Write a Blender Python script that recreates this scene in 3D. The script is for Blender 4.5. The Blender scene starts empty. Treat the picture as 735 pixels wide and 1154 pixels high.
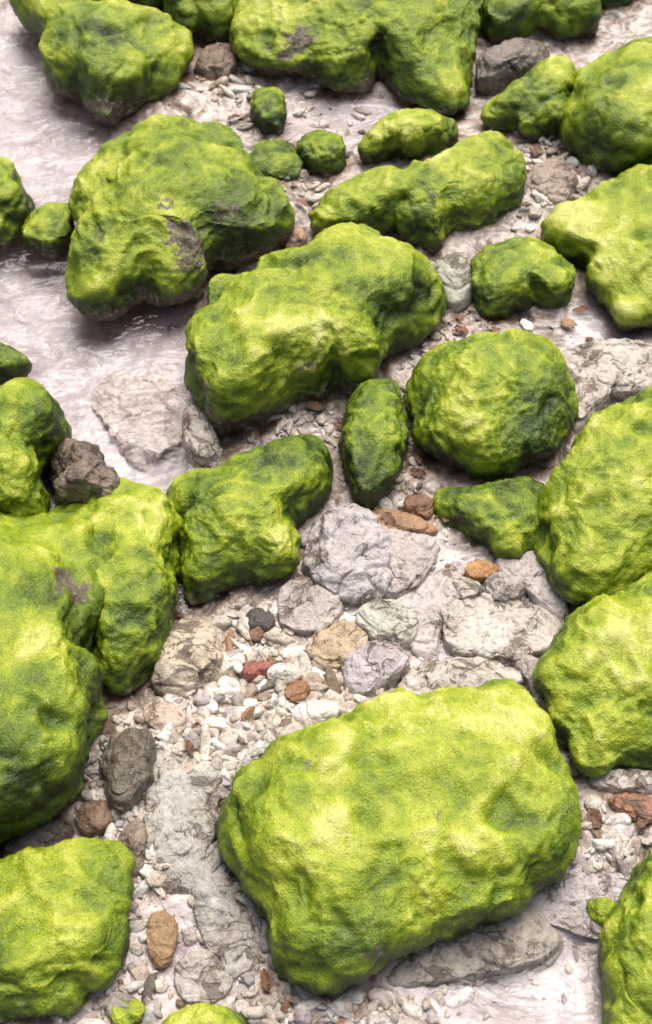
import bpy, bmesh, math, numpy as np, time
from mathutils import Vector, Matrix
T0=time.time()
rng=np.random.default_rng(7)
# ---------------------------------------------------------------- camera
PITCH=math.radians(55); D=2.7; HF=math.radians(19)
C=np.array([0,-D*math.cos(PITCH),D*math.sin(PITCH)])
FW=np.array([0,math.cos(PITCH),-math.sin(PITCH)]); UP=np.array([0,math.sin(PITCH),math.cos(PITCH)]); RT=np.array([1.,0,0])
FP=577/math.tan(HF)
def unproj(px,z=0.0):
    px=np.atleast_2d(np.asarray(px,float))
    d=FP*FW+(px[:,0:1]-367.5)*RT-(px[:,1:2]-577)*UP
    z=np.broadcast_to(np.asarray(z,float),(len(px),))
    t=(z-C[2])/d[:,2]
    return C+d*t[:,None]
def proj(p):
    q=p-C; w=q@FW
    return np.stack([367.5+FP*(q@RT)/w, 577-FP*(q@UP)/w],1)
def pxsize(px):
    p=unproj(px,0)[0]; return ((p-C)@FW)/FP
# ---------------------------------------------------------------- noise
def mk(seed):
    r=np.random.default_rng(seed); g=r.normal(size=(256,3)); g/=np.linalg.norm(g,axis=1)[:,None]
    return r.permutation(256),g
_T={}
def pn(p,seed=0):
    if seed not in _T:_T[seed]=mk(seed)
    perm,g=_T[seed]
    i=np.floor(p).astype(np.int64); f=p-i; u=f*f*f*(f*(f*6-15)+10)
    out=np.zeros(len(p))
    for dx in (0,1):
        hx=perm[(i[:,0]+dx)&255]; wx=u[:,0] if dx else 1-u[:,0]
        for dy in (0,1):
            hy=perm[(hx+i[:,1]+dy)&255]; wy=wx*(u[:,1] if dy else 1-u[:,1])
            for dz in (0,1):
                h=perm[(hy+i[:,2]+dz)&255]; w=wy*(u[:,2] if dz else 1-u[:,2])
                gg=g[h]
                out+=w*(gg[:,0]*(f[:,0]-dx)+gg[:,1]*(f[:,1]-dy)+gg[:,2]*(f[:,2]-dz))
    return out*1.5
def fbm(p,o,seed=0,gain=.5):
    s=0;a=1
    for k in range(o): s=s+a*pn(p*(2.03**k)+k*7.7,seed+k); a*=gain
    return s
def sm(a,b,x):
    t=np.clip((x-a)/(b-a),0,1); return t*t*(3-2*t)
# ---------------------------------------------------------------- ico
_I={}
def ico(s):
    if s not in _I:
        bm=bmesh.new(); bmesh.ops.create_icosphere(bm,subdivisions=min(s,5),radius=1)
        V=np.array([v.co[:] for v in bm.verts]); F=np.array([[v.index for v in f.verts] for f in bm.faces]); bm.free()
        k=min(s,5)
        while k<s:
            E=np.concatenate([F[:,[0,1]],F[:,[1,2]],F[:,[2,0]]]); E.sort(axis=1)
            key=E[:,0]*len(V)+E[:,1]; uq,inv=np.unique(key,return_inverse=True); inv=inv.ravel()
            M=V[uq//len(V)]+V[uq%len(V)]; M/=np.linalg.norm(M,axis=1)[:,None]
            n=len(F); a=inv[:n]+len(V); b=inv[n:2*n]+len(V); c=inv[2*n:]+len(V)
            F=np.concatenate([np.stack([F[:,0],a,c],1),np.stack([F[:,1],b,a],1),np.stack([F[:,2],c,b],1),np.stack([a,b,c],1)])
            V=np.concatenate([V,M]); k+=1
        V/=np.linalg.norm(V,axis=1)[:,None]
        _I[s]=(V,F)
    return _I[s]
def make_mesh(name,V,F,attrs,mats,smooth=True,mi=None):
    me=bpy.data.meshes.new(name); k=F.shape[1]
    me.vertices.add(len(V)); me.vertices.foreach_set('co',np.ascontiguousarray(V,dtype=np.float32).ravel())
    me.loops.add(len(F)*k); me.loops.foreach_set('vertex_index',np.ascontiguousarray(F,dtype=np.int32).ravel())
    me.polygons.add(len(F)); me.polygons.foreach_set('loop_start',np.arange(0,len(F)*k,k,dtype=np.int32))
    try: me.polygons.foreach_set('loop_total',np.full(len(F),k,dtype=np.int32))
    except Exception: pass
    me.update(calc_edges=True)
    me.polygons.foreach_set('use_smooth',np.full(len(F),smooth))
    for nm,a in attrs.items():
        at=me.attributes.new(nm,'FLOAT_COLOR','POINT')
        aa=np.ones((len(V),4),dtype=np.float32); aa[:,:3]=a; at.data.foreach_set('color',aa.ravel())
    for mm in (mats if isinstance(mats,(list,tuple)) else [mats]): me.materials.append(mm)
    if mi is not None: me.polygons.foreach_set('material_index',mi.astype(np.int32))
    ob=bpy.data.objects.new(name,me); bpy.context.collection.objects.link(ob); return ob
def vnormals(V,F):
    fn=np.cross(V[F[:,1]]-V[F[:,0]],V[F[:,2]]-V[F[:,0]]); n=np.zeros_like(V)
    for c in range(3):
        for k in range(3): n[:,c]+=np.bincount(F[:,k],weights=fn[:,c],minlength=len(V))
    return n/np.maximum(np.linalg.norm(n,axis=1)[:,None],1e-12), np.linalg.norm(fn,axis=1)*.5
# ---------------------------------------------------------------- materials
def newmat(name):
    m=bpy.data.materials.new(name); m.use_nodes=True; nt=m.node_tree; nt.nodes.clear()
    return m,nt
class NB:
    def __init__(s,nt): s.nt=nt
    def n(s,t,**k):
        x=s.nt.nodes.new(t)
        for a,b in k.items(): setattr(x,a,b)
        return x
    def l(s,a,b): s.nt.links.new(a,b)
    def noise(s,scale,detail=4,rough=.55,vec=None,dist=0):
        x=s.n('ShaderNodeTexNoise'); x.inputs['Scale'].default_value=scale; x.inputs['Detail'].default_value=detail
        x.inputs['Roughness'].default_value=rough; x.inputs['Distortion'].default_value=dist
        if vec is not None: s.l(vec,x.inputs['Vector'])
        return x
    def math(s,op,a,b=None,clamp=False):
        x=s.n('ShaderNodeMath',operation=op); x.use_clamp=clamp
        for i,v in enumerate((a,b)):
            if v is None: continue
            if isinstance(v,(int,float)): x.inputs[i].default_value=v
            else: s.l(v,x.inputs[i])
        return x.outputs[0]
    def ramp(s,fac,stops):
        x=s.n('ShaderNodeValToRGB'); e=x.color_ramp.elements
        while len(e)<len(stops): e.new(.5)
        for i,(p,c) in enumerate(stops):
            e[i].position=p; e[i].color=(c[0],c[1],c[2],1) if not isinstance(c,(int,float)) else (c,c,c,1)
        s.l(fac,x.inputs[0]); return x.outputs[0]
    def mix(s,fac,a,b,blend='MIX'):
        x=s.n('ShaderNodeMix',data_type='RGBA',blend_type=blend)
        for i,v in ((0,fac),(6,a),(7,b)):
            if isinstance(v,(int,float)): x.inputs[i].default_value=v
            elif isinstance(v,tuple): x.inputs[i].default_value=(*v,1)
            else: s.l(v,x.inputs[i])
        return x.outputs[2]
    def bump(s,h,strength,dist,normal=None):
        x=s.n('ShaderNodeBump'); x.inputs['Strength'].default_value=strength; x.inputs['Distance'].default_value=dist
        s.l(h,x.inputs['Height'])
        if normal is not None: s.l(normal,x.inputs['Normal'])
        return x.outputs[0]
    def out(s,col,rough,normal=None,spec=.5,coat=0,sheen=0):
        p=s.n('ShaderNodeBsdfPrincipled'); o=s.n('ShaderNodeOutputMaterial')
        for nm,v in (('Base Color',col),('Roughness',rough),('Normal',normal),('Specular IOR Level',spec),('Coat Weight',coat)):
            if v is None: continue
            if isinstance(v,(int,float)): p.inputs[nm].default_value=v
            elif isinstance(v,tuple): p.inputs[nm].default_value=(*v,1)
            else: s.l(v,p.inputs[nm])
        p.inputs['Coat Roughness'].default_value=.12
        s.l(p.outputs[0],o.inputs[0]); return p
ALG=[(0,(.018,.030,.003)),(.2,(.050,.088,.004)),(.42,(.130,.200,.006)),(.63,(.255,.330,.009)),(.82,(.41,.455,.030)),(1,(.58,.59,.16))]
# --- algae rock
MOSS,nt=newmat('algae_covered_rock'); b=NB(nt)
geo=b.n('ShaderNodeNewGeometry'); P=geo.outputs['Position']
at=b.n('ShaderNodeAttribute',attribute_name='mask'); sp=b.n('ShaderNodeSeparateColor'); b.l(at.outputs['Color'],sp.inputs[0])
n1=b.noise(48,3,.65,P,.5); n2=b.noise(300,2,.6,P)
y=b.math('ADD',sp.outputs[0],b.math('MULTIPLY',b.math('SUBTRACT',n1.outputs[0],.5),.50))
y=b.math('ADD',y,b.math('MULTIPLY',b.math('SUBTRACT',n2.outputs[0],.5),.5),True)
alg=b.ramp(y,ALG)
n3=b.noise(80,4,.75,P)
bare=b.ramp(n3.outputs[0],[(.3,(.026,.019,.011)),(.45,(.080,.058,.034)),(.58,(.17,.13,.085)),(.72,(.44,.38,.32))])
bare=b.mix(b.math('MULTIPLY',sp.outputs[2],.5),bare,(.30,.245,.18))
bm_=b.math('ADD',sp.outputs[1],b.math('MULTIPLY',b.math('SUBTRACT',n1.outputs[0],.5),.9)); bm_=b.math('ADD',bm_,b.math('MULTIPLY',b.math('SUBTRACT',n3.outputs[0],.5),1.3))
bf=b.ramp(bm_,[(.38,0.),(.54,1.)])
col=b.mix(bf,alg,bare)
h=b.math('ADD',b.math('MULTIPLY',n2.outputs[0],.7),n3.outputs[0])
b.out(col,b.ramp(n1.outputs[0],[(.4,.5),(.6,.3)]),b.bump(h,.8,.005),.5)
# --- algae filaments
FIL,nt=newmat('algae_filaments'); b=NB(nt)
at=b.n('ShaderNodeAttribute',attribute_name='mask'); sp=b.n('ShaderNodeSeparateColor'); b.l(at.outputs['Color'],sp.inputs[0])
b.out(b.ramp(sp.outputs[0],ALG),.32,None,.5)
# --- stone (tint attribute) 
def stone_mat(name,crack,wet):
    m,nt=newmat(name); b=NB(nt)
    geo=b.n('ShaderNodeNewGeometry'); P=geo.outputs['Position']
    at=b.n('ShaderNodeAttribute',attribute_name='tint')
    n1=b.noise(14,4,.65,P,.8); n2=b.noise(110,4,.7,P)
    f=b.ramp(n1.outputs[0],[(.3,(.62,.56,.48)),(.5,(.98,.95,.91)),(.7,(1.2,1.2,1.2))])
    col=b.mix(1.0,at.outputs['Color'],f,'MULTIPLY')
    f2=b.ramp(n2.outputs[0],[(.3,(.5,.44,.36)),(.5,(1,1,1)),(.72,(1.2,1.18,1.15))])
    col=b.mix(.9,col,f2,'MULTIPLY')
    hgt=b.math('ADD',b.math('MULTIPLY',n2.outputs[0],.8),n1.outputs[0])
    if crack:
        wn=b.noise(9,3,.6,P); 
        mv=b.n('ShaderNodeVectorMath',operation='SCALE'); mv.inputs[3].default_value=.14; b.l(wn.outputs['Color'],mv.inputs[0])
        av=b.n('ShaderNodeVectorMath',operation='ADD'); b.l(P,av.inputs[0]); b.l(mv.outputs[0],av.inputs[1])
        for sc_,rot,cut,st in ((15,.6,.50,.75),(36,1.7,.44,.5)):
            mp=b.n('ShaderNodeMapping'); mp.inputs['Scale'].default_value=(1,2.1,1.3); mp.inputs['Rotation'].default_value=(0,0,rot); b.l(av.outputs[0],mp.inputs[0])
            v=b.n('ShaderNodeTexVoronoi',feature='DISTANCE_TO_EDGE'); v.inputs['Scale'].default_value=sc_; b.l(mp.outputs[0],v.inputs['Vector'])
            dd=b.math('ADD',v.outputs['Distance'],b.math('MULTIPLY',b.math('SUBTRACT',n1.outputs[0],cut),.6))
            c=b.ramp(dd,[(0,0.),(.03,1.)])
            col=b.mix(b.math('MULTIPLY',b.math('SUBTRACT',1.0,c),st),col,(.13,.10,.08))
            hgt=b.math('ADD',hgt,b.math('MULTIPLY',c,.25))
    b.out(col,b.ramp(n1.outputs[0],[(.4,wet),(.6,wet+.25)]),b.bump(hgt,.8,.008),.5)
    return m
LIME=stone_mat('cracked_limestone',True,.17)
PEB=stone_mat('beach_pebble',False,.2)
# --- ground
GND,nt=newmat('wet_sand_and_bedrock'); b=NB(nt)
geo=b.n('ShaderNodeNewGeometry'); P=geo.outputs['Position']
at=b.n('ShaderNodeAttribute',attribute_name='tint'); mk2=b.n('ShaderNodeAttribute',attribute_name='kind'); ks=b.n('ShaderNodeSeparateColor'); b.l(mk2.outputs['Color'],ks.inputs[0])
n1=b.noise(7,5,.65,P,.5); n2=b.noise(60,4,.7,P); n6=b.noise(22,4,.6,P,1.0)
v=b.n('ShaderNodeTexVoronoi'); v.inputs['Scale'].default_value=330; b.l(P,v.inputs['Vector'])
col=b.mix(1.0,at.outputs['Color'],b.ramp(n1.outputs[0],[(.3,(.66,.65,.67)),(.5,(.97,.96,.96)),(.7,(1.14,1.14,1.15))]),'MULTIPLY')
col=b.mix(ks.outputs[0],col,b.mix(1.0,col,b.ramp(n2.outputs[0],[(.3,(.42,.36,.29)),(.48,(1,1,1)),(.7,(1.25,1.22,1.18))]),'MULTIPLY'))
col=b.mix(ks.outputs[0],col,b.mix(1.0,col,b.ramp(n6.outputs[0],[(.34,(.5,.43,.36)),(.5,(1,1,1)),(.7,(1.15,1.15,1.15))]),'MULTIPLY'))
col=b.mix(.40,col,b.ramp(v.outputs['Color'],[(.0,(.35,.3,.27)),(.3,(.9,.86,.83)),(1,(1.2,1.2,1.2))]),'MULTIPLY')
hgt=b.math('ADD',b.math('MULTIPLY',n2.outputs[0],.8),n6.outputs[0])
b.out(col,b.ramp(n1.outputs[0],[(.4,.16),(.65,.38)]),b.bump(hgt,.5,.006),.5)
# --- water
WAT,nt=newmat('shallow_water'); b=NB(nt)
geo=b.n('ShaderNodeNewGeometry'); P=geo.outputs['Position']
mp=b.n('ShaderNodeMapping'); mp.inputs['Scale'].default_value=(1,1.7,1); mp.inputs['Rotation'].default_value=(0,0,.5); b.l(P,mp.inputs[0])
w1=b.noise(8,2,.5,mp.outputs[0],1.0); w2=b.noise(34,2,.5,mp.outputs[0],.8)
hh=b.math('ADD',w1.outputs[0],b.math('MULTIPLY',w2.outputs[0],.16))
nr=b.bump(hh,.5,.03)
tr=b.n('ShaderNodeBsdfTransparent'); tr.inputs[0].default_value=(.92,.925,.94,1)
gl=b.n('ShaderNodeBsdfGlossy'); gl.inputs['Roughness'].default_value=.03; b.l(nr,gl.inputs['Normal'])
fr=b.n('ShaderNodeFresnel'); fr.inputs[0].default_value=1.33; b.l(nr,fr.inputs['Normal'])
ms=b.n('ShaderNodeMixShader'); b.l(fr.outputs[0],ms.inputs[0]); b.l(tr.outputs[0],ms.inputs[1]); b.l(gl.outputs[0],ms.inputs[2])
o=b.n('ShaderNodeOutputMaterial'); b.l(ms.outputs[0],o.inputs[0])
# ---------------------------------------------------------------- terrain function
POOLS=[(40,130,100,140,.045),(110,420,140,140,.045),(30,310,90,60,.04),(600,1110,140,60,.03),(560,690,120,70,.026),(215,1080,80,70,.022),(380,130,110,25,.022),(170,520,70,50,.04),(690,360,60,40,.018),(690,440,60,40,.018),(640,1000,60,40,.02)]
PW=[]
for (x,y_,rx,ry,dp) in POOLS:
    c=unproj([(x,y_)])[0]; ex=abs(unproj([(x+rx,y_)])[0][0]-c[0]); ey=abs(unproj([(x,y_-ry)])[0][1]-c[1]); PW.append((c,ex,ey,dp))
def poolm(x,y,mn=.015):
    pool=np.zeros_like(x)
    for c,ex,ey,dp in PW:
        if dp>=mn: pool=np.maximum(pool,np.exp(-(((x-c[0])/ex)**2+((y-c[1])/ey)**2)**1.6))
    return pool
def ground_z(x,y):
    p=np.stack([x,y,np.zeros_like(x)],1)
    z=.014*fbm(p*3.0,3,50)+.005*fbm(p*14,3,60)
    rk=1-sm(.1,.6,poolm(x,y))
    z=z+rk*(.0055*fbm(p*30,3,64)-.007*(np.maximum(0,.15-abs(pn(p*9+2,67)))/.15)**1.5)+.0008*pn(p*60,65)
    w=sm(6,2.5,np.hypot(x,y))
    for c,ex,ey,dp in PW:
        z=z-dp*np.exp(-(((x-c[0])/ex)**2+((y-c[1])/ey)**2)**1.3)
    return z*w+ (1-w)*(.01*pn(p*.6,5))
m2=40
g2=np.linspace(-60,60,m2); X2,Y2=np.meshgrid(g2,g2); V2=np.stack([X2.ravel(),Y2.ravel(),np.full(m2*m2,-.008)],1)
i2=np.arange(m2*m2).reshape(m2,m2); F2=np.stack([i2[:-1,:-1].ravel(),i2[:-1,1:].ravel(),i2[1:,1:].ravel(),i2[1:,:-1].ravel()],1)
make_mesh('water',V2,F2,{},WAT)
# ---------------------------------------------------------------- rock builder
def resample(poly):
    P=np.array(poly,float); n=len(P); out=[]
    t=np.linspace(0,1,12,endpoint=False)[:,None]
    for i in range(n):
        a,b_,c,d=P[i-1],P[i],P[(i+1)%n],P[(i+2)%n]
        out.append(.5*((2*b_)+(-a+c)*t+(2*a-5*b_+4*c-d)*t**2+(-a+3*b_-3*c+d)*t**3))
    return np.concatenate(out)
def centroid(P):
    x,y=P[:,0],P[:,1]; x1,y1=np.roll(x,-1),np.roll(y,-1); cr=x*y1-x1*y; A=cr.sum()/2
    return np.array([((x+x1)*cr).sum()/(6*A),((y+y1)*cr).sum()/(6*A)]),abs(A)
K=64; AL=np.linspace(-math.pi,math.pi,K,endpoint=False)
def kern(s):
    k=np.exp(-(np.minimum(np.arange(K),K-np.arange(K))/s)**2); return np.fft.fft(k/k.sum())
KER=kern(5.5); KR=kern(2.6)
FOOT=[]
def fit_shape(poly,hpx,seed,box,lump,facets=0,center=None,hmul=1.0,z0=0.0,fst=.9,fo=(.55,.85)):
    Q=resample(poly); c,A=centroid(Q)
    if center is not None: c=np.array(center,float)
    ps=pxsize([c]); H=hpx*ps; ze=.38*H+z0
    d=Q-c; a=np.arctan2(d[:,1],d[:,0]); r=np.hypot(d[:,0],d[:,1])
    o=np.argsort(a); a=a[o]; r=r[o]
    T=np.interp(AL,a,r,period=2*math.pi)
    Wc=unproj([c],ze)[0]
    Ew=unproj(c+T[:,None]*np.stack([np.cos(AL),np.sin(AL)],1),ze)-Wc
    th=np.arctan2(Ew[:,1],Ew[:,0]); R=np.hypot(Ew[:,0],Ew[:,1])
    r_=np.random.default_rng(seed)
    tilt=r_.uniform(-.12,.12,2)
    planes=r_.normal(size=(facets,3)); 
    if facets:
        planes[:,2]=abs(planes[:,2])*.8; planes/=np.linalg.norm(planes,axis=1)[:,None]; offs=r_.uniform(fo[0],fo[1],facets)
    def shape(Dv,R):
        thv=np.arctan2(Dv[:,1],Dv[:,0]); cz=np.clip(Dv[:,2],-1,1); s_=np.sqrt(1-cz**2)
        q=np.stack([np.cos(thv)*s_**box,np.sin(thv)*s_**box,np.sign(cz)*abs(cz)**(box*1.05)],1)
        for i in range(facets):
            e=q@planes[i]-offs[i]; q=q-planes[i]*np.clip(e,0,None)[:,None]*fst
        nz=pn(Dv*1.3+seed*3.1,seed%40)*lump+pn(Dv*2.7+seed*1.7,seed%40+1)*lump*.55
        q=q*(1+nz[:,None])
        Ro=Rs(R); Rm=np.real(np.fft.ifft(np.fft.fft(Ro)*KER))
        rad=np.hypot(q[:,0],q[:,1])
        wq=sm(.15,1.0,rad)
        Rv=np.interp(thv,ths,Ro,period=2*math.pi)*wq+np.interp(thv,ths,Rm,period=2*math.pi)*(1-wq)
        out=np.zeros_like(q)
        out[:,0]=Wc[0]+np.cos(thv)*rad*Rv; out[:,1]=Wc[1]+np.sin(thv)*rad*Rv
        up=q[:,2]>0
        out[:,2]=np.where(up,ze+(H-.38*H)*q[:,2]*hmul*(1+tilt[0]*q[:,0]+tilt[1]*q[:,1]),ze+(.38*H+.05)*q[:,2])
        return out
    ordr=np.argsort(th); ths=th[ordr]
    def Rs(R):
        Rr=R[ordr]; return .5*Rr+.25*(np.roll(Rr,1)+np.roll(Rr,-1))
    Dv,_=ico(5)
    for it in range(7):
        pv=shape(Dv,R); pv=pv[pv[:,2]>-.005]
        s2=proj(pv)-c; aa=np.arctan2(s2[:,1],s2[:,0]); rr=np.hypot(s2[:,0],s2[:,1])
        bi=np.round((aa+math.pi)/(2*math.pi)*K).astype(int)%K
        mx=np.zeros(K); np.maximum.at(mx,bi,rr)
        mx=np.where(mx<1,T,mx)
        lr=np.log(np.clip(T/mx,.6,1.6))*.7; lr=np.real(np.fft.ifft(np.fft.fft(lr)*KR))
        R=np.clip(R*np.exp(lr),.12*R.max(),None)
    FOOT.append((Wc[:2],ths,Rs(R)))
    return shape,R,Wc,H,math.sqrt(A)*ps
def pick(V,px):
    s_=proj(V); d=np.hypot(s_[:,0]-px[0],s_[:,1]-px[1]); dep=(V-C)@FW
    cand=np.where(d<max(8,d.min()+2))[0]
    return V[cand[np.argmin(dep[cand])]]
def strands(V,F,N,mask,dens,seed):
    r=np.random.default_rng(seed); tri=V[F]
    ar=np.linalg.norm(np.cross(tri[:,1]-tri[:,0],tri[:,2]-tri[:,0]),axis=1)*.5
    vis=tri[:,:,2].mean(1)>0.0; ar=ar*vis
    n=int(ar.sum()*dens); cs=np.cumsum(ar); f=np.searchsorted(cs,r.uniform(0,cs[-1],n)); f=np.clip(f,0,len(F)-1)
    u=r.uniform(size=(n,2)); fl=u.sum(1)>1; u[fl]=1-u[fl]; w=np.stack([1-u.sum(1),u[:,0],u[:,1]],1)
    p=(V[F[f]]*w[:,:,None]).sum(1); nn=(N[F[f]]*w[:,:,None]).sum(1); nn/=np.linalg.norm(nn,axis=1)[:,None]
    mk_=(mask[F[f]]*w[:,:,None]).sum(1)
    nz=pn(p*48,3)+.5*pn(p*97,4)
    ok=mk_[:,1]+.35*nz<.30; p,nn,mk_,nz=p[ok],nn[ok],mk_[ok],nz[ok]; n=len(p)
    flow=np.stack([pn(p*7,11),pn(p*7,12),pn(p*7,13)-1.2],1)+r.normal(0,.28,(n,3))
    flow-=nn*(flow*nn).sum(1)[:,None]; flow/=np.linalg.norm(flow,axis=1)[:,None]
    L=r.uniform(.003,.0075,n)[:,None]; wd=r.uniform(.0003,.0006,n)[:,None]
    lg=(r.uniform(size=n)<.07)[:,None]; L=np.where(lg,L*1.7,L)
    L=L*(1+1.0*sm(.45,.0,nn[:,2]))[:,None]
    lift=r.uniform(.03,.20,n)[:,None]
    sd=np.cross(flow,nn)+nn*r.normal(0,.25,(n,1)); 
    b0=p-sd*wd-nn*.0003; b1=p+sd*wd-nn*.0003; tp=p+flow*L+nn*L*lift
    VV=np.stack([b0,b1,tp],1).reshape(-1,3)
    FF=np.arange(n*3).reshape(-1,3)
    mk_=mk_.copy(); mk_[:,0]=mk_[:,0]+r.normal(0,.06,n)+.02+.15*nz; mk_[:,1]=0
    return VV,FF,np.repeat(mk_,3,axis=0)
def mossy(poly,hpx,seed,sub=6,box=.72,lump=.10,yel=.5,bare=0.0,under=.35,spots=(),dents=(),ys=(),center=None,dens=110000,rough=1.0,z0=0,facets=6):
    shape,R,Wc,H,S=fit_shape(poly,hpx,seed,box,lump,facets,center,z0=z0,fst=.55,fo=(.68,.92))
    Dv,F=ico(sub); V=shape(Dv,R)
    N,_=vnormals(V,F)
    off=seed*1.37
    sc=min(1.0,S/.35)
    wv=V+.02*np.stack([pn(V*15,91),pn(V*15,92),pn(V*15,93)],1)
    d1=pn(V*6.5+off,21)*.017*sc+pn(wv*15+off,22)*.012*sc
    pit=-sm(.20,.62,pn(wv*13+off+5,26))*.012*sc
    kn=(.5-abs(pn(wv*24+off,29)))*.0080*min(1,sc*1.3)
    d2=fbm(wv*38+off,2,23)*.0038
    d3=fbm(V*85+off,2,25)*.0018
    dd=(d1+pit+kn+d2+d3)*rough
    for (x,y_,r_,dep) in dents:
        q=pick(V,(x,y_)); e=np.linalg.norm(V-q,axis=1)/(r_*pxsize([(x,y_)])); dd=dd-dep*pxsize([(x,y_)])*np.exp(-e**2)
    V=V+N*dd[:,None]
    N,_=vnormals(V,F)
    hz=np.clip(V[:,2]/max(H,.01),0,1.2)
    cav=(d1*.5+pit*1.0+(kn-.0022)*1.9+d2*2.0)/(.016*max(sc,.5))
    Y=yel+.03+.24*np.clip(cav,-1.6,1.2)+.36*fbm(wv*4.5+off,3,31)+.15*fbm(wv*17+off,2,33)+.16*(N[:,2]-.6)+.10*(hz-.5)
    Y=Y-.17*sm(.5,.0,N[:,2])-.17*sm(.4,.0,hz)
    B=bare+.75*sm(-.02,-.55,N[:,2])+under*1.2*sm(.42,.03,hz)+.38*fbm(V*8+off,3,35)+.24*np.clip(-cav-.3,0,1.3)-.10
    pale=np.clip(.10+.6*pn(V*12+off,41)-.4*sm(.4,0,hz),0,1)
    for (x,y_,r_,st) in spots:
        q=pick(V,(x,y_)); e=np.linalg.norm(V-q,axis=1)/(r_*pxsize([(x,y_)])); B=B+st*np.exp(-e**2)*(1+.9*pn(V*35,36))
    for (x,y_,r_,st) in ys:
        q=pick(V,(x,y_)); e=np.linalg.norm(V-q,axis=1)/(r_*pxsize([(x,y_)])); Y=Y+st*np.exp(-e**2)
    mask=np.stack([Y,np.clip(B,0,1),pale],1)
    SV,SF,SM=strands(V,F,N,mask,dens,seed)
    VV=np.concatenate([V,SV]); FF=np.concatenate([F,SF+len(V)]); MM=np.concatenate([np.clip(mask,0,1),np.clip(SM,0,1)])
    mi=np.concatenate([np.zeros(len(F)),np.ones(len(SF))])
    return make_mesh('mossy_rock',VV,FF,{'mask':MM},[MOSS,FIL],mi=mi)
def stone(poly,hpx,seed,tint,name='limestone_rock',mat=None,sub=5,box=.6,lump=.12,facets=9,center=None,z0=0.0,fine=1.0):
    shape,R,Wc,H,S=fit_shape(poly,hpx,seed,box,lump,facets,center,z0=z0); FOOT.pop()
    Dv,F=ico(sub); V=shape(Dv,R); N,_=vnormals(V,F); off=seed*.77
    sc=min(1,S/.15)
    rid=-(np.maximum(0,.12-abs(pn(V*16+off,43)))/.12)*.006*sc
    V=V+N*(pn(V*14+off,44)*.007*sc+rid+fbm(V*45+off,3,45)*.0032*sc*fine)[:,None]
    t=np.array(tint)*(1+.18*fbm(V*10+off,3,47))[:,None]
    return make_mesh(name,V,F,{'tint':np.clip(t,0,1)},mat or LIME)
# ---------------------------------------------------------------- mossy boulders (traced plan outlines)
M=mossy
M([(90,-60),(280,-60),(272,10),(262,38),(230,46),(205,44),(180,15),(120,5)],60,1,6,yel=.3)
M([(10,-10),(20,22),(42,45),(50,80),(60,98),(88,118),(112,140),(130,142),(150,125),(175,115),(195,95),(212,75),(218,45),(190,20),(150,5),(90,-5),(40,-20)],70,2,6,yel=.5,under=.45,spots=[(95,105,25,.35),(125,120,20,.3)])
M([(262,-40),(264,30),(266,62),(290,82),(330,88),(370,100),(410,98),(445,95),(460,110),(485,128),(510,132),(528,115),(532,80),(535,50),(545,20),(540,-40),(400,-60)],65,3,7,yel=.5,under=.45,lump=.07,spots=[(345,35,20,.7),(320,70,25,.4),(430,60,30,.3)])
M([(530,-50),(540,20),(545,45),(575,42),(610,35),(640,45),(672,30),(690,5),(735,-5),(740,-60),(630,-70)],50,4,6,yel=.5)
M([(540,125),(560,110),(585,90),(600,75),(622,68),(645,75),(650,100),(640,130),(628,150),(600,158),(570,150),(548,140)],45,5,6,yel=.6)
M([(632,140),(640,110),(660,80),(690,60),(735,42),(790,40),(810,120),(800,200),(740,195),(700,198),(670,190),(645,170)],75,6,6,yel=.58,under=.25)
M([(78,215),(90,190),(115,165),(150,150),(190,135),(235,138),(270,152),(290,185),(318,215),(332,245),(322,270),(300,290),(265,300),(230,325),(200,345),(150,352),(100,355),(82,340),(80,290),(85,250)],100,7,7,yel=.47,bare=.13,under=.65,box=.68,lump=.07,spots=[(190,225,18,.4),(230,280,30,.35),(150,300,25,.35),(260,235,22,.3),(215,190,14,.4),(120,250,18,.25),(185,265,18,.25)],dents=[(170,215,25,9),(235,250,30,9),(150,265,35,8)],ys=[(120,185,30,.2),(230,165,35,.15),(110,300,30,.25)])
M([(-50,190),(0,180),(25,205),(40,232),(28,262),(0,275),(-50,275)],50,8,6,yel=.5)
M([(22,255),(40,235),(70,228),(85,240),(80,270),(60,285),(30,275)],25,9,5,yel=.55)
M([(283,120),(290,100),(315,100),(322,120),(318,148),(300,152),(285,140)],28,10,5,yel=.5)
M([(335,165),(350,150),(375,150),(390,165),(388,190),(370,198),(345,190)],30,11,5,yel=.46)
M([(278,185),(290,162),(325,160),(340,180),(338,203),(310,208),(285,203)],20,35,5,yel=.38,bare=.25)
M([(400,170),(415,150),(440,130),(480,122),(510,135),(520,155),(500,170),(470,180),(430,180),(400,182)],40,12,6,yel=.58)
M([(342,255),(352,228),(385,210),(430,195),(480,178),(520,165),(545,145),(575,155),(590,180),(592,215),(575,240),(540,255),(510,262),(490,280),(450,265),(400,262),(380,275),(350,278)],55,13,7,yel=.57,lump=.03,under=.3,spots=[(485,210,12,.45),(385,255,14,.4)])
M([(205,400),(215,370),(230,325),(265,310),(300,290),(345,280),(370,258),(405,248),(435,262),(465,285),(495,315),(508,340),(490,362),(462,385),(440,410),(415,430),(370,445),(320,465),(280,485),(245,492),(225,465),(208,430)],100,14,7,yel=.53,under=.5,box=.66,lump=.02,spots=[(350,425,24,.45),(240,470,25,.45),(225,440,15,.4),(400,395,16,.4)],ys=[(270,340,55,.10),(400,290,50,.06),(460,350,45,-.22)])
M([(385,470),(400,440),(425,425),(445,430),(455,460),(460,490),(450,530),(435,560),(410,578),(393,560),(385,520)],55,15,6,yel=.38)
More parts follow.
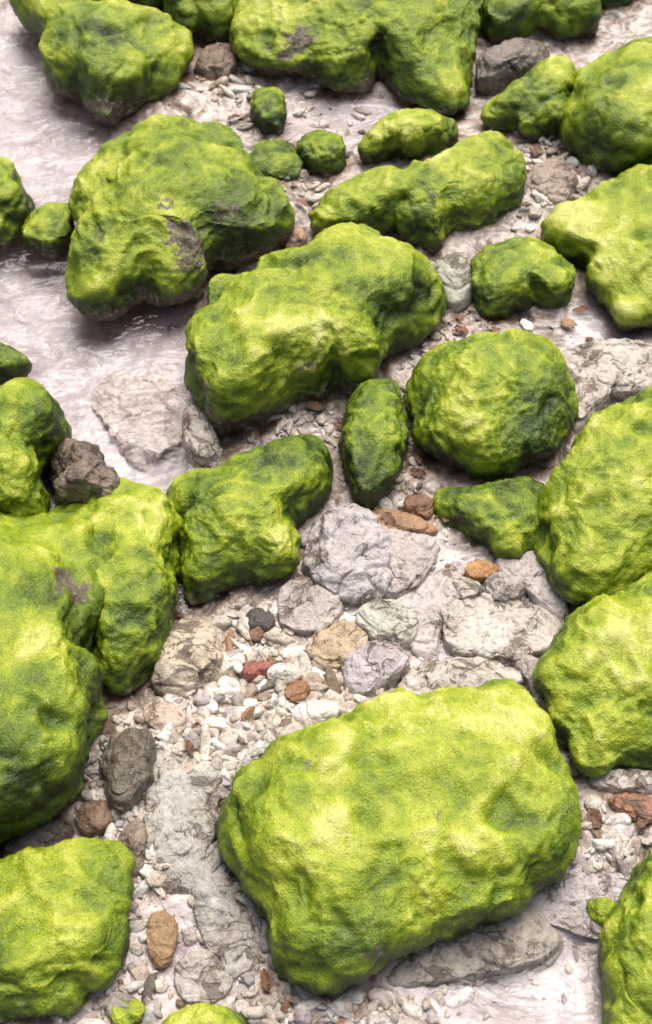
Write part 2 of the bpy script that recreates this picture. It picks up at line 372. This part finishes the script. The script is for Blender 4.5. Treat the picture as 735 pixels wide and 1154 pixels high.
M([(530,300),(545,280),(580,268),(620,278),(648,300),(650,325),(635,345),(610,342),(580,350),(550,358),(535,335)],40,16,6,yel=.58,lump=.02,under=.25)
M([(600,262),(630,235),(680,205),(735,190),(800,190),(810,280),(800,380),(735,370),(700,368),(680,340),(655,315),(635,290),(608,278)],55,17,6,yel=.55,lump=.03,under=.3)
M([(463,450),(470,420),(490,398),(530,380),(580,377),(615,385),(635,410),(648,440),(640,480),(625,510),(590,530),(550,538),(510,525),(475,500)],85,18,7,yel=.55,box=.76,lump=.03,under=.25,ys=[(555,410,40,.12)])
M([(487,565),(500,550),(540,545),(590,535),(620,545),(628,570),(620,610),(595,622),(570,630),(545,610),(510,595),(490,585)],35,19,6,yel=.56,lump=.02,under=.2)
M([(612,600),(620,560),(640,510),(670,475),(710,445),(760,435),(810,440),(820,560),(800,640),(740,650),(700,670),(650,682),(620,655)],85,20,7,yel=.60,lump=.05,under=.25)
M([(606,760),(625,715),(660,680),(710,650),(800,620),(830,740),(800,870),(735,868),(700,868),(655,875),(640,840),(620,810)],75,21,7,yel=.58,lump=.05,under=.3)
M([(195,560),(210,540),(260,515),(310,498),(350,495),(370,520),(368,555),(345,580),(335,610),(333,640),(310,655),(270,662),(220,680),(205,670),(205,620),(200,590)],70,22,7,yel=.47,under=.35,lump=.03,spots=[(310,575,12,.4)],ys=[(300,625,35,.25)],dents=[(320,590,30,8)])
M([(-80,420),(0,437),(45,440),(65,465),(75,495),(60,520),(55,560),(40,600),(-80,640)],110,23,7,yel=.45)
M([(100,560),(125,537),(170,550),(200,580),(205,620),(198,680),(195,725),(170,760),(125,780),(105,740),(95,650)],85,24,7,yel=.42,lump=.06,spots=[(125,570,20,.4),(150,640,12,.3)])
M([(-90,600),(-20,575),(50,585),(80,572),(115,572),(140,600),(148,650),(140,700),(118,745),(115,800),(105,850),(85,890),(55,920),(20,945),(-90,960),(-130,780)],140,25,7,yel=.43,center=(20,770),spots=[(80,655,26,.75),(70,640,18,.4),(30,700,14,.3),(105,590,18,.4)],box=.66,lump=.08,ys=[(70,880,60,-.2),(30,620,50,.15)])
M([(-50,385),(5,388),(30,402),(35,415),(15,430),(-50,432)],30,26,5,yel=.45)
M([(-90,960),(10,965),(60,950),(120,945),(142,975),(145,1040),(140,1080),(120,1110),(80,1135),(40,1150),(0,1155),(-90,1170)],75,27,7,yel=.46,spots=[(15,1120,40,.45),(130,1040,25,.35),(60,1010,12,.25)])
M([(178,1155),(200,1138),(235,1132),(268,1145),(285,1180),(240,1200),(170,1190)],40,28,6,yel=.56)
M([(685,1040),(695,1010),(720,965),(745,945),(810,940),(830,1050),(810,1190),(700,1180),(685,1120),(683,1080)],80,29,7,yel=.56,under=.3)
M([(660,1025),(672,1012),(690,1015),(704,1035),(680,1048)],18,30,5,yel=.56,under=.2)
M([(125,1140),(140,1124),(158,1132),(160,1150),(140,1160)],10,31,5,yel=.5,under=.2)
M([(243,930),(253,890),(286,862),(308,835),(350,828),(400,808),(440,788),(500,773),(552,763),(594,788),(624,835),(648,880),(650,920),(642,962),(612,1002),(580,1037),(540,1052),(490,1057),(450,1082),(410,1107),(360,1120),(313,1102),(298,1060),(286,1020),(258,980)],110,32,7,yel=.545,box=.60,lump=.03,under=.35,
  dents=[(350,850,12,8),(490,908,30,7),(440,915,25,4),(520,895,22,6),(560,1000,35,6),(345,1020,35,5),(590,900,25,5),(430,1010,28,5)],spots=[(495,910,12,.3),(430,1075,14,.5),(565,935,14,.35),(420,960,10,.3),(350,848,10,.3)],ys=[(500,880,45,-.2),(300,920,40,-.08),(600,960,60,-.2),(560,800,40,.12)])
print('mossy',time.time()-T0)
FOOTM=list(FOOT)
# ---------------------------------------------------------------- bare stones
grey=(.46,.43,.40); pale=(.53,.485,.435); lil=(.47,.43,.43); rust=(.38,.17,.06); brn=(.24,.16,.11); cream=(.55,.475,.37); grn=(.45,.45,.375); red=(.34,.12,.10)
S_=stone
S_([(535,95),(540,65),(560,50),(590,42),(615,55),(620,75),(600,90),(570,100),(545,105)],32,101,(.23,.20,.17),'weathered_rock',sub=6)
S_([(58,525),(75,500),(105,500),(125,530),(150,560),(145,590),(110,600),(70,590)],95,102,(.20,.155,.12),'weathered_rock',sub=6,fine=3)
S_([(340,640),(350,590),(380,568),(420,575),(440,600),(445,640),(430,676),(390,680),(355,668)],30,103,lil,sub=6)
S_([(425,625),(435,598),(470,598),(494,614),(482,650),(450,672),(430,664)],11,203,(.46,.41,.39),sub=6)
S_([(312,690),(318,662),(345,650),(375,658),(388,685),(375,708),(340,716),(318,708)],20,104,(.48,.44,.40),sub=6)
S_([(400,700),(410,682),(440,674),(465,685),(472,712),(455,732),(425,728)],20,105,(.52,.51,.44),sub=6)
S_([(383,760),(395,735),(430,720),(455,730),(462,752),(440,775),(410,790),(390,782)],26,106,(.48,.43,.45),sub=6)
S_([(448,775),(465,750),(500,742),(550,742),(590,752),(585,775),(540,790),(470,792)],13,107,pale,sub=6)
S_([(498,705),(510,680),(550,668),(600,680),(632,700),(620,730),(570,740),(515,735)],7,108,pale,sub=6)
S_([(165,745),(172,718),(195,700),(225,695),(250,710),(256,745),(240,775),(205,790),(175,778)],34,109,cream,sub=6)
S_([(345,740),(350,715),(380,700),(412,706),(416,735),(395,752),(360,757)],14,110,(.46,.36,.24),sub=6)
S_([(543,665),(552,648),(575,645),(592,655),(588,672),(565,682)],15,111,grey)
S_([(498,668),(505,652),(525,650),(542,660),(535,675),(512,680)],12,112,pale)
S_([(160,800),(170,792),(200,795),(212,812),(205,830),(190,834),(170,822)],14,113,(.54,.43,.35),'pink_stone')
S_([(165,900),(172,855),(195,840),(235,845),(252,870),(245,920),(240,960),(232,1000),(195,1012),(165,1000),(160,950)],15,114,(.43,.41,.37),sub=6)
S_([(110,860),(125,830),(150,820),(172,830),(178,860),(168,895),(140,922),(118,905)],36,115,(.16,.14,.10),'weathered_rock',sub=6)
S_([(85,925),(95,905),(118,905),(130,922),(118,940),(95,942)],16,116,brn,'brown_stone')
S_([(132,960),(140,930),(160,925),(168,950),(160,985),(142,990)],20,117,(.28,.22,.17),'brown_stone')
S_([(165,1050),(170,1030),(190,1028),(200,1045),(195,1078),(180,1090),(168,1075)],8,118,(.34,.22,.11),'ochre_stone',mat=PEB,sub=6)
S_([(683,905),(700,893),(735,898),(750,915),(735,930),(705,925)],16,119,(.34,.17,.10),'brown_stone',sub=6)
S_([(660,880),(680,866),(735,868),(770,870),(760,892),(700,896),(668,892)],18,120,pale)
S_([(600,1000),(640,985),(700,985),(745,1000),(750,1040),(700,1060),(640,1050),(605,1030)],8,121,lil,sub=6)
S_([(560,1035),(600,1020),(630,1060),(610,1085),(560,1095),(500,1105),(440,1110),(470,1070)],10,122,(.38,.34,.29),sub=6)
S_([(632,400),(665,385),(735,385),(760,410),(735,440),(680,445),(645,428)],11,123,pale,sub=6)
S_([(488,305),(500,288),(525,285),(535,310),(530,340),(510,350),(492,335)],28,124,grn)
S_([(318,275),(322,258),(340,256),(346,272),(340,288),(325,288)],18,125,(.44,.28,.18),'brown_stone')
S_([(205,480),(210,452),(228,450),(242,480),(250,510),(225,520),(210,505)],18,126,pale,sub=6)
S_([(112,470),(128,436),(165,428),(212,430),(228,475),(196,490),(160,512),(125,500)],3,127,(.57,.50,.47),'submerged_stone',mat=PEB,sub=6,z0=-.037,lump=.35,facets=4)
S_([(412,585),(425,572),(458,578),(492,592),(490,606),(460,604),(430,600)],12,129,(.36,.21,.11),'rust_stone',mat=PEB)
S_([(455,575),(458,560),(480,558),(490,572),(485,588),(465,588)],18,130,(.22,.12,.07),'rust_stone',mat=PEB)
S_([(524,642),(530,633),(552,633),(562,643),(550,653),(532,652)],7,131,(.42,.22,.09),'rust_stone',mat=PEB,facets=5,box=.8)
S_([(330,803),(338,792),(362,789),(382,798),(378,812),(355,819),(335,815)],18,132,(.82,.80,.76),'white_pebble',mat=PEB,facets=3,box=.8)
S_([(300,762),(308,748),(330,748),(342,760),(335,772),(312,774)],20,133,(.78,.74,.67),'white_pebble',mat=PEB,facets=3,box=.8)
S_([(271,762),(280,748),(305,744),(310,756),(298,770),(278,773)],20,134,red,'red_stone',mat=PEB,facets=6,box=.75)
S_([(320,782),(326,769),(345,768),(352,782),(342,795),(326,795)],16,135,(.34,.18,.08),'rust_stone',mat=PEB,facets=6)
S_([(275,700),(285,686),(305,688),(312,702),(302,715),(282,715)],14,136,(.09,.075,.07),'dark_stone',mat=PEB,facets=5)
S_([(228,955),(250,950),(262,990),(282,1035),(295,1075),(262,1100),(230,1060),(215,1000)],10,137,(.42,.395,.36),sub=6)
S_([(590,215),(600,190),(630,180),(650,200),(648,225),(620,235)],18,138,(.33,.27,.22),'weathered_rock')
S_([(220,75),(235,50),(262,50),(268,75),(255,92),(230,92)],18,139,(.24,.18,.13),'weathered_rock')
S_([(640,455),(650,432),(690,440),(668,470),(648,490)],16,140,(.5,.45,.4))
S_([(300,820),(330,812),(350,822),(330,845),(295,850),(280,838)],12,141,(.48,.45,.40))
S_([(0,960),(30,925),(80,930),(75,955),(30,975)],20,142,(.14,.12,.1),'weathered_rock')
S_([(575,740),(600,738),(625,760),(630,800),(612,800),(595,775)],14,143,(.40,.36,.32))
S_([(440,690),(470,660),(500,640),(520,655),(500,700),(490,735),(470,735)],6,144,(.50,.45,.43),sub=6)
S_([(600,600),(625,640),(640,690),(620,690),(590,660),(560,640),(575,615)],5,145,(.48,.43,.41),sub=6)
S_([(200,1085),(240,1070),(262,1105),(240,1130),(205,1128)],8,146,(.45,.42,.38),sub=6)
# surroundings outside the photo
r=np.random.default_rng(99); cnt=0
while cnt<22:
    x,y_=r.uniform(-3.2,3.2),r.uniform(-2.2,3.6)
    q=proj(np.array([[x,y_,0.]]))[0]
    if -190<q[0]<925 and -170<q[1]<1330: continue
    if y_<-1.3 and abs(x)<.6: continue
    n_=10; R0=r.uniform(.14,.30); base=[]
    for k_ in range(n_):
        a=2*math.pi*k_/n_; rr=R0*r.uniform(.8,1.15); base.append(proj(np.array([[x+rr*math.cos(a),y_+rr*.8*math.sin(a),.04]]))[0])
    try:
        mossy(base,R0*.75/pxsize([q]),200+cnt,5,yel=.52,dens=25000)
    except Exception as e: print('skip',e)
    cnt+=1
print('stones',time.time()-T0)
# ---------------------------------------------------------------- ground sheet
m=800
s=np.linspace(-1,1,m); g=1.9*s+ 70*np.sign(s)*np.clip(abs(s)-.86,0,1)**2*51/ .9
X,Y=np.meshgrid(g,g); X=X.ravel();Y=Y.ravel()+.25
Z=ground_z(X,Y)
ii=np.arange(m*m).reshape(m,m); F=np.stack([ii[:-1,:-1].ravel(),ii[:-1,1:].ravel(),ii[1:,1:].ravel(),ii[1:,:-1].ravel()],1)
p=np.stack([X,Y,Z],1)
def base_ring(x,y):  # weight for darker tint under and just around each mossy rock
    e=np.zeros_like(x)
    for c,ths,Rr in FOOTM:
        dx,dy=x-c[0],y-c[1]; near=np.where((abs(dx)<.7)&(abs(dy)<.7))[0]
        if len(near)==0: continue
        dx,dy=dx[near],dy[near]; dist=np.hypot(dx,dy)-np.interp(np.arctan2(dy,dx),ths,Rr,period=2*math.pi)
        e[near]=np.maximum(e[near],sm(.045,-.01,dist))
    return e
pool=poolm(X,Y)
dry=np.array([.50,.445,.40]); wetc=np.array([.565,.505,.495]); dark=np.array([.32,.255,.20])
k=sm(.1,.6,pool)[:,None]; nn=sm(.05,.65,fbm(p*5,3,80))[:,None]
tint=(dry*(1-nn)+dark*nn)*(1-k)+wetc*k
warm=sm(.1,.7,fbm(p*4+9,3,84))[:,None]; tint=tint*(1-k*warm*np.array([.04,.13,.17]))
ring_k=np.clip(base_ring(X,Y)*(1+.6*fbm(p*12,2,90)),0,1)[:,None]
tint=tint*(1-ring_k*np.array([.50,.59,.68])*(1-.45*k))  # ground tint darker and browner around the rock bases
kind=np.concatenate([np.clip(1-k*.75+ring_k*.3,0,1)]*3,1)
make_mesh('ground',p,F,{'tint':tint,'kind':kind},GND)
# ---------------------------------------------------------------- pebbles
def base_shape(seed,sub,kind):
    r=np.random.default_rng(seed); V,F=ico(sub); V=V.copy()
    for i in range(6 if kind!=1 else 2):
        n=r.normal(size=3); n/=np.linalg.norm(n); e=V@n-r.uniform(.55,.85); V=V-n*np.clip(e,0,None)[:,None]*.9
    V=V*(1+.16*pn(V*1.6+seed,seed%30)[:,None])
    if kind==2: V=V*np.array([1.9,.62,.6])
    elif kind==1: V=V*np.array([1.15,.9,.6])
    else: V=V*np.array([1.1,.85,.65])
    return V,F
BS=[base_shape(300+i,2,i%3) for i in range(12)]; BL=[base_shape(400+i,3,i%3) for i in range(14)]
PAL=np.array([(.76,.72,.66),(.66,.60,.52),(.55,.49,.42),(.46,.41,.37),(.50,.455,.46),(.58,.48,.40),(.38,.30,.23),(.34,.20,.12),(.24,.17,.12),(.16,.14,.12),(.84,.82,.78)])
PP=np.array([.24,.2,.15,.11,.08,.06,.05,.02,.025,.015,.09]); PP/=PP.sum()
spec=[(330,740,100,80,300,4,12),(330,740,110,90,800,1.5,4.5),(330,750,80,65,34,9,15),(235,810,80,60,170,4,12),(235,810,85,75,400,1.5,4),(440,640,100,60,150,1.5,5),(260,1050,40,80,90,4,12),(260,1050,55,90,260,1.5,4),(150,1000,30,110,60,4,12),(130,890,50,50,70,4,12),(150,950,50,120,200,1.5,4),
 (450,500,30,90,130,2,9),(500,360,50,50,90,2,8),(620,190,40,50,100,2,9),(680,390,50,40,40,2,7),(690,960,45,55,70,4,11),(690,960,50,60,150,1.5,4),(630,820,30,50,80,2,10),(560,1090,130,40,50,2,7),
 (330,140,100,50,90,2,8),(250,80,40,35,50,2,9),(350,1135,120,20,120,4,13),(350,1135,120,20,200,1.5,4),(660,110,40,40,40,3,9),(330,215,40,40,60,2,8),(400,795,60,20,120,2,10),(540,720,100,60,110,1.5,5),(350,480,50,25,80,2,8),
 (255,860,50,40,70,4,11),(95,870,40,60,60,4,11),(140,1120,60,40,50,4,12)]
pts=[];sz=[]
r=np.random.default_rng(5)
for cx,cy,rx,ry,n,s0,s1 in spec:
    q=r.normal(0,.55,(n,2))*[rx,ry]+[cx,cy]; p=unproj(q,0); pts.append(p[:,:2]); 
    sz.append((s0+(s1-s0)*r.uniform(0,1,n)**2.0)*np.array([pxsize([a]) for a in q]))
n=1300; e=r.uniform([-1.7,-1.3],[1.7,2.0],(n,2)); e=e[poolm(e[:,0],e[:,1])<.25]; pts.append(e); sz.append(.0015+.004*r.uniform(0,1,len(e))**3)
n=1100; e=r.uniform([-3.5,-2.5],[3.5,4],(n,2)); pq=proj(np.c_[e,np.zeros(n)]); e=e[~((pq[:,0]>0)&(pq[:,0]<735)&(pq[:,1]>0)&(pq[:,1]<1154))]; pts.append(e); sz.append(.005+.015*r.uniform(0,1,len(e))**2)
pts=np.concatenate(pts); sz=np.concatenate(sz)
gz=ground_z(pts[:,0],pts[:,1]); ring_peb=base_ring(pts[:,0],pts[:,1])
VV=[];FF=[];TT=[];o=0
for i in range(len(pts)):
    s_=sz[i]; V,F=(BL if s_>.009 else BS)[r.integers(0,12)]
    a=r.uniform(0,6.283); t1,t2=r.normal(0,.3,2)
    Rm=np.array(Matrix.Rotation(a,3,'Z')@Matrix.Rotation(t1,3,'X')@Matrix.Rotation(t2,3,'Y'))
    W=(V*s_*r.uniform(.85,1.15,3))@Rm.T; W=W+[pts[i,0],pts[i,1],gz[i]+s_*r.uniform(-.1,.35)]
    c=PAL[r.choice(len(PAL),p=PP)]*r.uniform(.85,1.12)*(1-.45*ring_peb[i])  # pebble colour also darker close to the rocks
    VV.append(W);FF.append(F+o);TT.append(np.broadcast_to(np.clip(c,0,.85),W.shape)); o+=len(V)
make_mesh('pebbles',np.concatenate(VV),np.concatenate(FF),{'tint':np.concatenate(TT)},PEB)
# ---------------------------------------------------------------- brown stone shards, modelled as curled leaf-like pieces
VV=[];FF=[];TT=[];o=0
sites=[(505,300),(515,365),(520,288),(598,228),(672,375),(300,180),(470,540),(440,590),(400,590),(470,520),(225,820),(115,915),(705,905),(665,930),(350,455),(375,500),(505,590),(640,360),(590,240),(500,352),(620,225),(330,265),(120,835),(655,1000),(520,655),(60,960),(365,760),
 (510,375),(522,372),(485,400),(680,430),(600,172),(262,130),(340,230),(380,480),(365,505),(430,600),(480,585),(210,850),(720,930),(690,890),(655,350),(560,375),(145,1010),(300,1100)]
for (x,y_) in sites:
    q=unproj([(x+r.normal(0,4),y_+r.normal(0,4))])[0]; Ln=r.uniform(.008,.019); wd=Ln*r.uniform(.3,.6); n=9
    u=np.linspace(-1,1,n); a=r.uniform(0,6.28); cur=r.uniform(.15,.5)
    rows=[]
    for jj,s_ in enumerate((-1,0,1)):
        hw=wd*(1-u**2)**.6*(1+.15*r.normal(size=n)*(s_!=0)); yy=s_*hw; zz=cur*Ln*(1-u**2)*.4+abs(s_)*.3*hw+.001*r.normal(size=n)
        rows.append(np.stack([u*Ln,yy,zz],1))
    V=np.concatenate(rows); V2_=V.copy(); V2_[:,2]+=.0008; V=np.concatenate([V,V2_])
    F=[]
    for L_ in (0,27):
        for j in range(2):
            for i in range(n-1):
                f=[L_+j*n+i,L_+j*n+i+1,L_+(j+1)*n+i+1,L_+(j+1)*n+i]; F.append(f if L_ else f[::-1])
    Rm=np.array(Matrix.Rotation(a,3,'Z')@Matrix.Rotation(r.normal(0,.35),3,'X'))
    V=V@Rm.T+[q[0],q[1],float(ground_z(np.array([q[0]]),np.array([q[1]]))[0])+.009]
    c=np.array([(.26,.11,.05),(.34,.19,.09),(.17,.09,.05)][r.integers(0,3)])
    VV.append(V);FF.append(np.array(F)+o);TT.append(np.broadcast_to(c,V.shape)); o+=len(V)
make_mesh('brown_shards',np.concatenate(VV),np.concatenate(FF),{'tint':np.concatenate(TT)},PEB)
print('pebbles',time.time()-T0,o)
# ---------------------------------------------------------------- light
EL=math.radians(64); AZ=math.radians(14)
Sd=Vector((math.sin(AZ)*math.cos(EL),math.cos(AZ)*math.cos(EL),math.sin(EL)))
w=bpy.data.worlds.new('World'); bpy.context.scene.world=w; w.use_nodes=True; nt=w.node_tree
bg=nt.nodes['Background']; sky=nt.nodes.new('ShaderNodeTexSky'); sky.sky_type='NISHITA'; sky.sun_disc=False; sky.sun_elevation=EL; sky.sun_rotation=AZ
sky.air_density=1.0; sky.dust_density=7.0
nt.links.new(sky.outputs[0],bg.inputs[0]); bg.inputs[1].default_value=.15
L=bpy.data.lights.new('sun','SUN'); L.energy=3.1; L.angle=math.radians(40); L.color=(1,.98,.95)
lo=bpy.data.objects.new('sun',L); bpy.context.collection.objects.link(lo); lo.rotation_euler=(-Sd).to_track_quat('-Z','Y').to_euler()
cam=bpy.data.cameras.new('camera'); cam.sensor_fit='VERTICAL'; cam.sensor_height=24; cam.lens=12/math.tan(HF); cam.clip_end=500; cam.clip_start=.05
cam.dof.use_dof=True; cam.dof.focus_distance=2.55; cam.dof.aperture_fstop=4
co=bpy.data.objects.new('camera',cam); bpy.context.collection.objects.link(co)
co.matrix_world=Matrix(((1,0,0,C[0]),(0,UP[1],-FW[1],C[1]),(0,UP[2],-FW[2],C[2]),(0,0,0,1)))
bpy.context.scene.camera=co
sc=bpy.context.scene; sc.view_settings.view_transform='Standard'; sc.view_settings.look='None'; sc.view_settings.exposure=0
print('done',time.time()-T0)
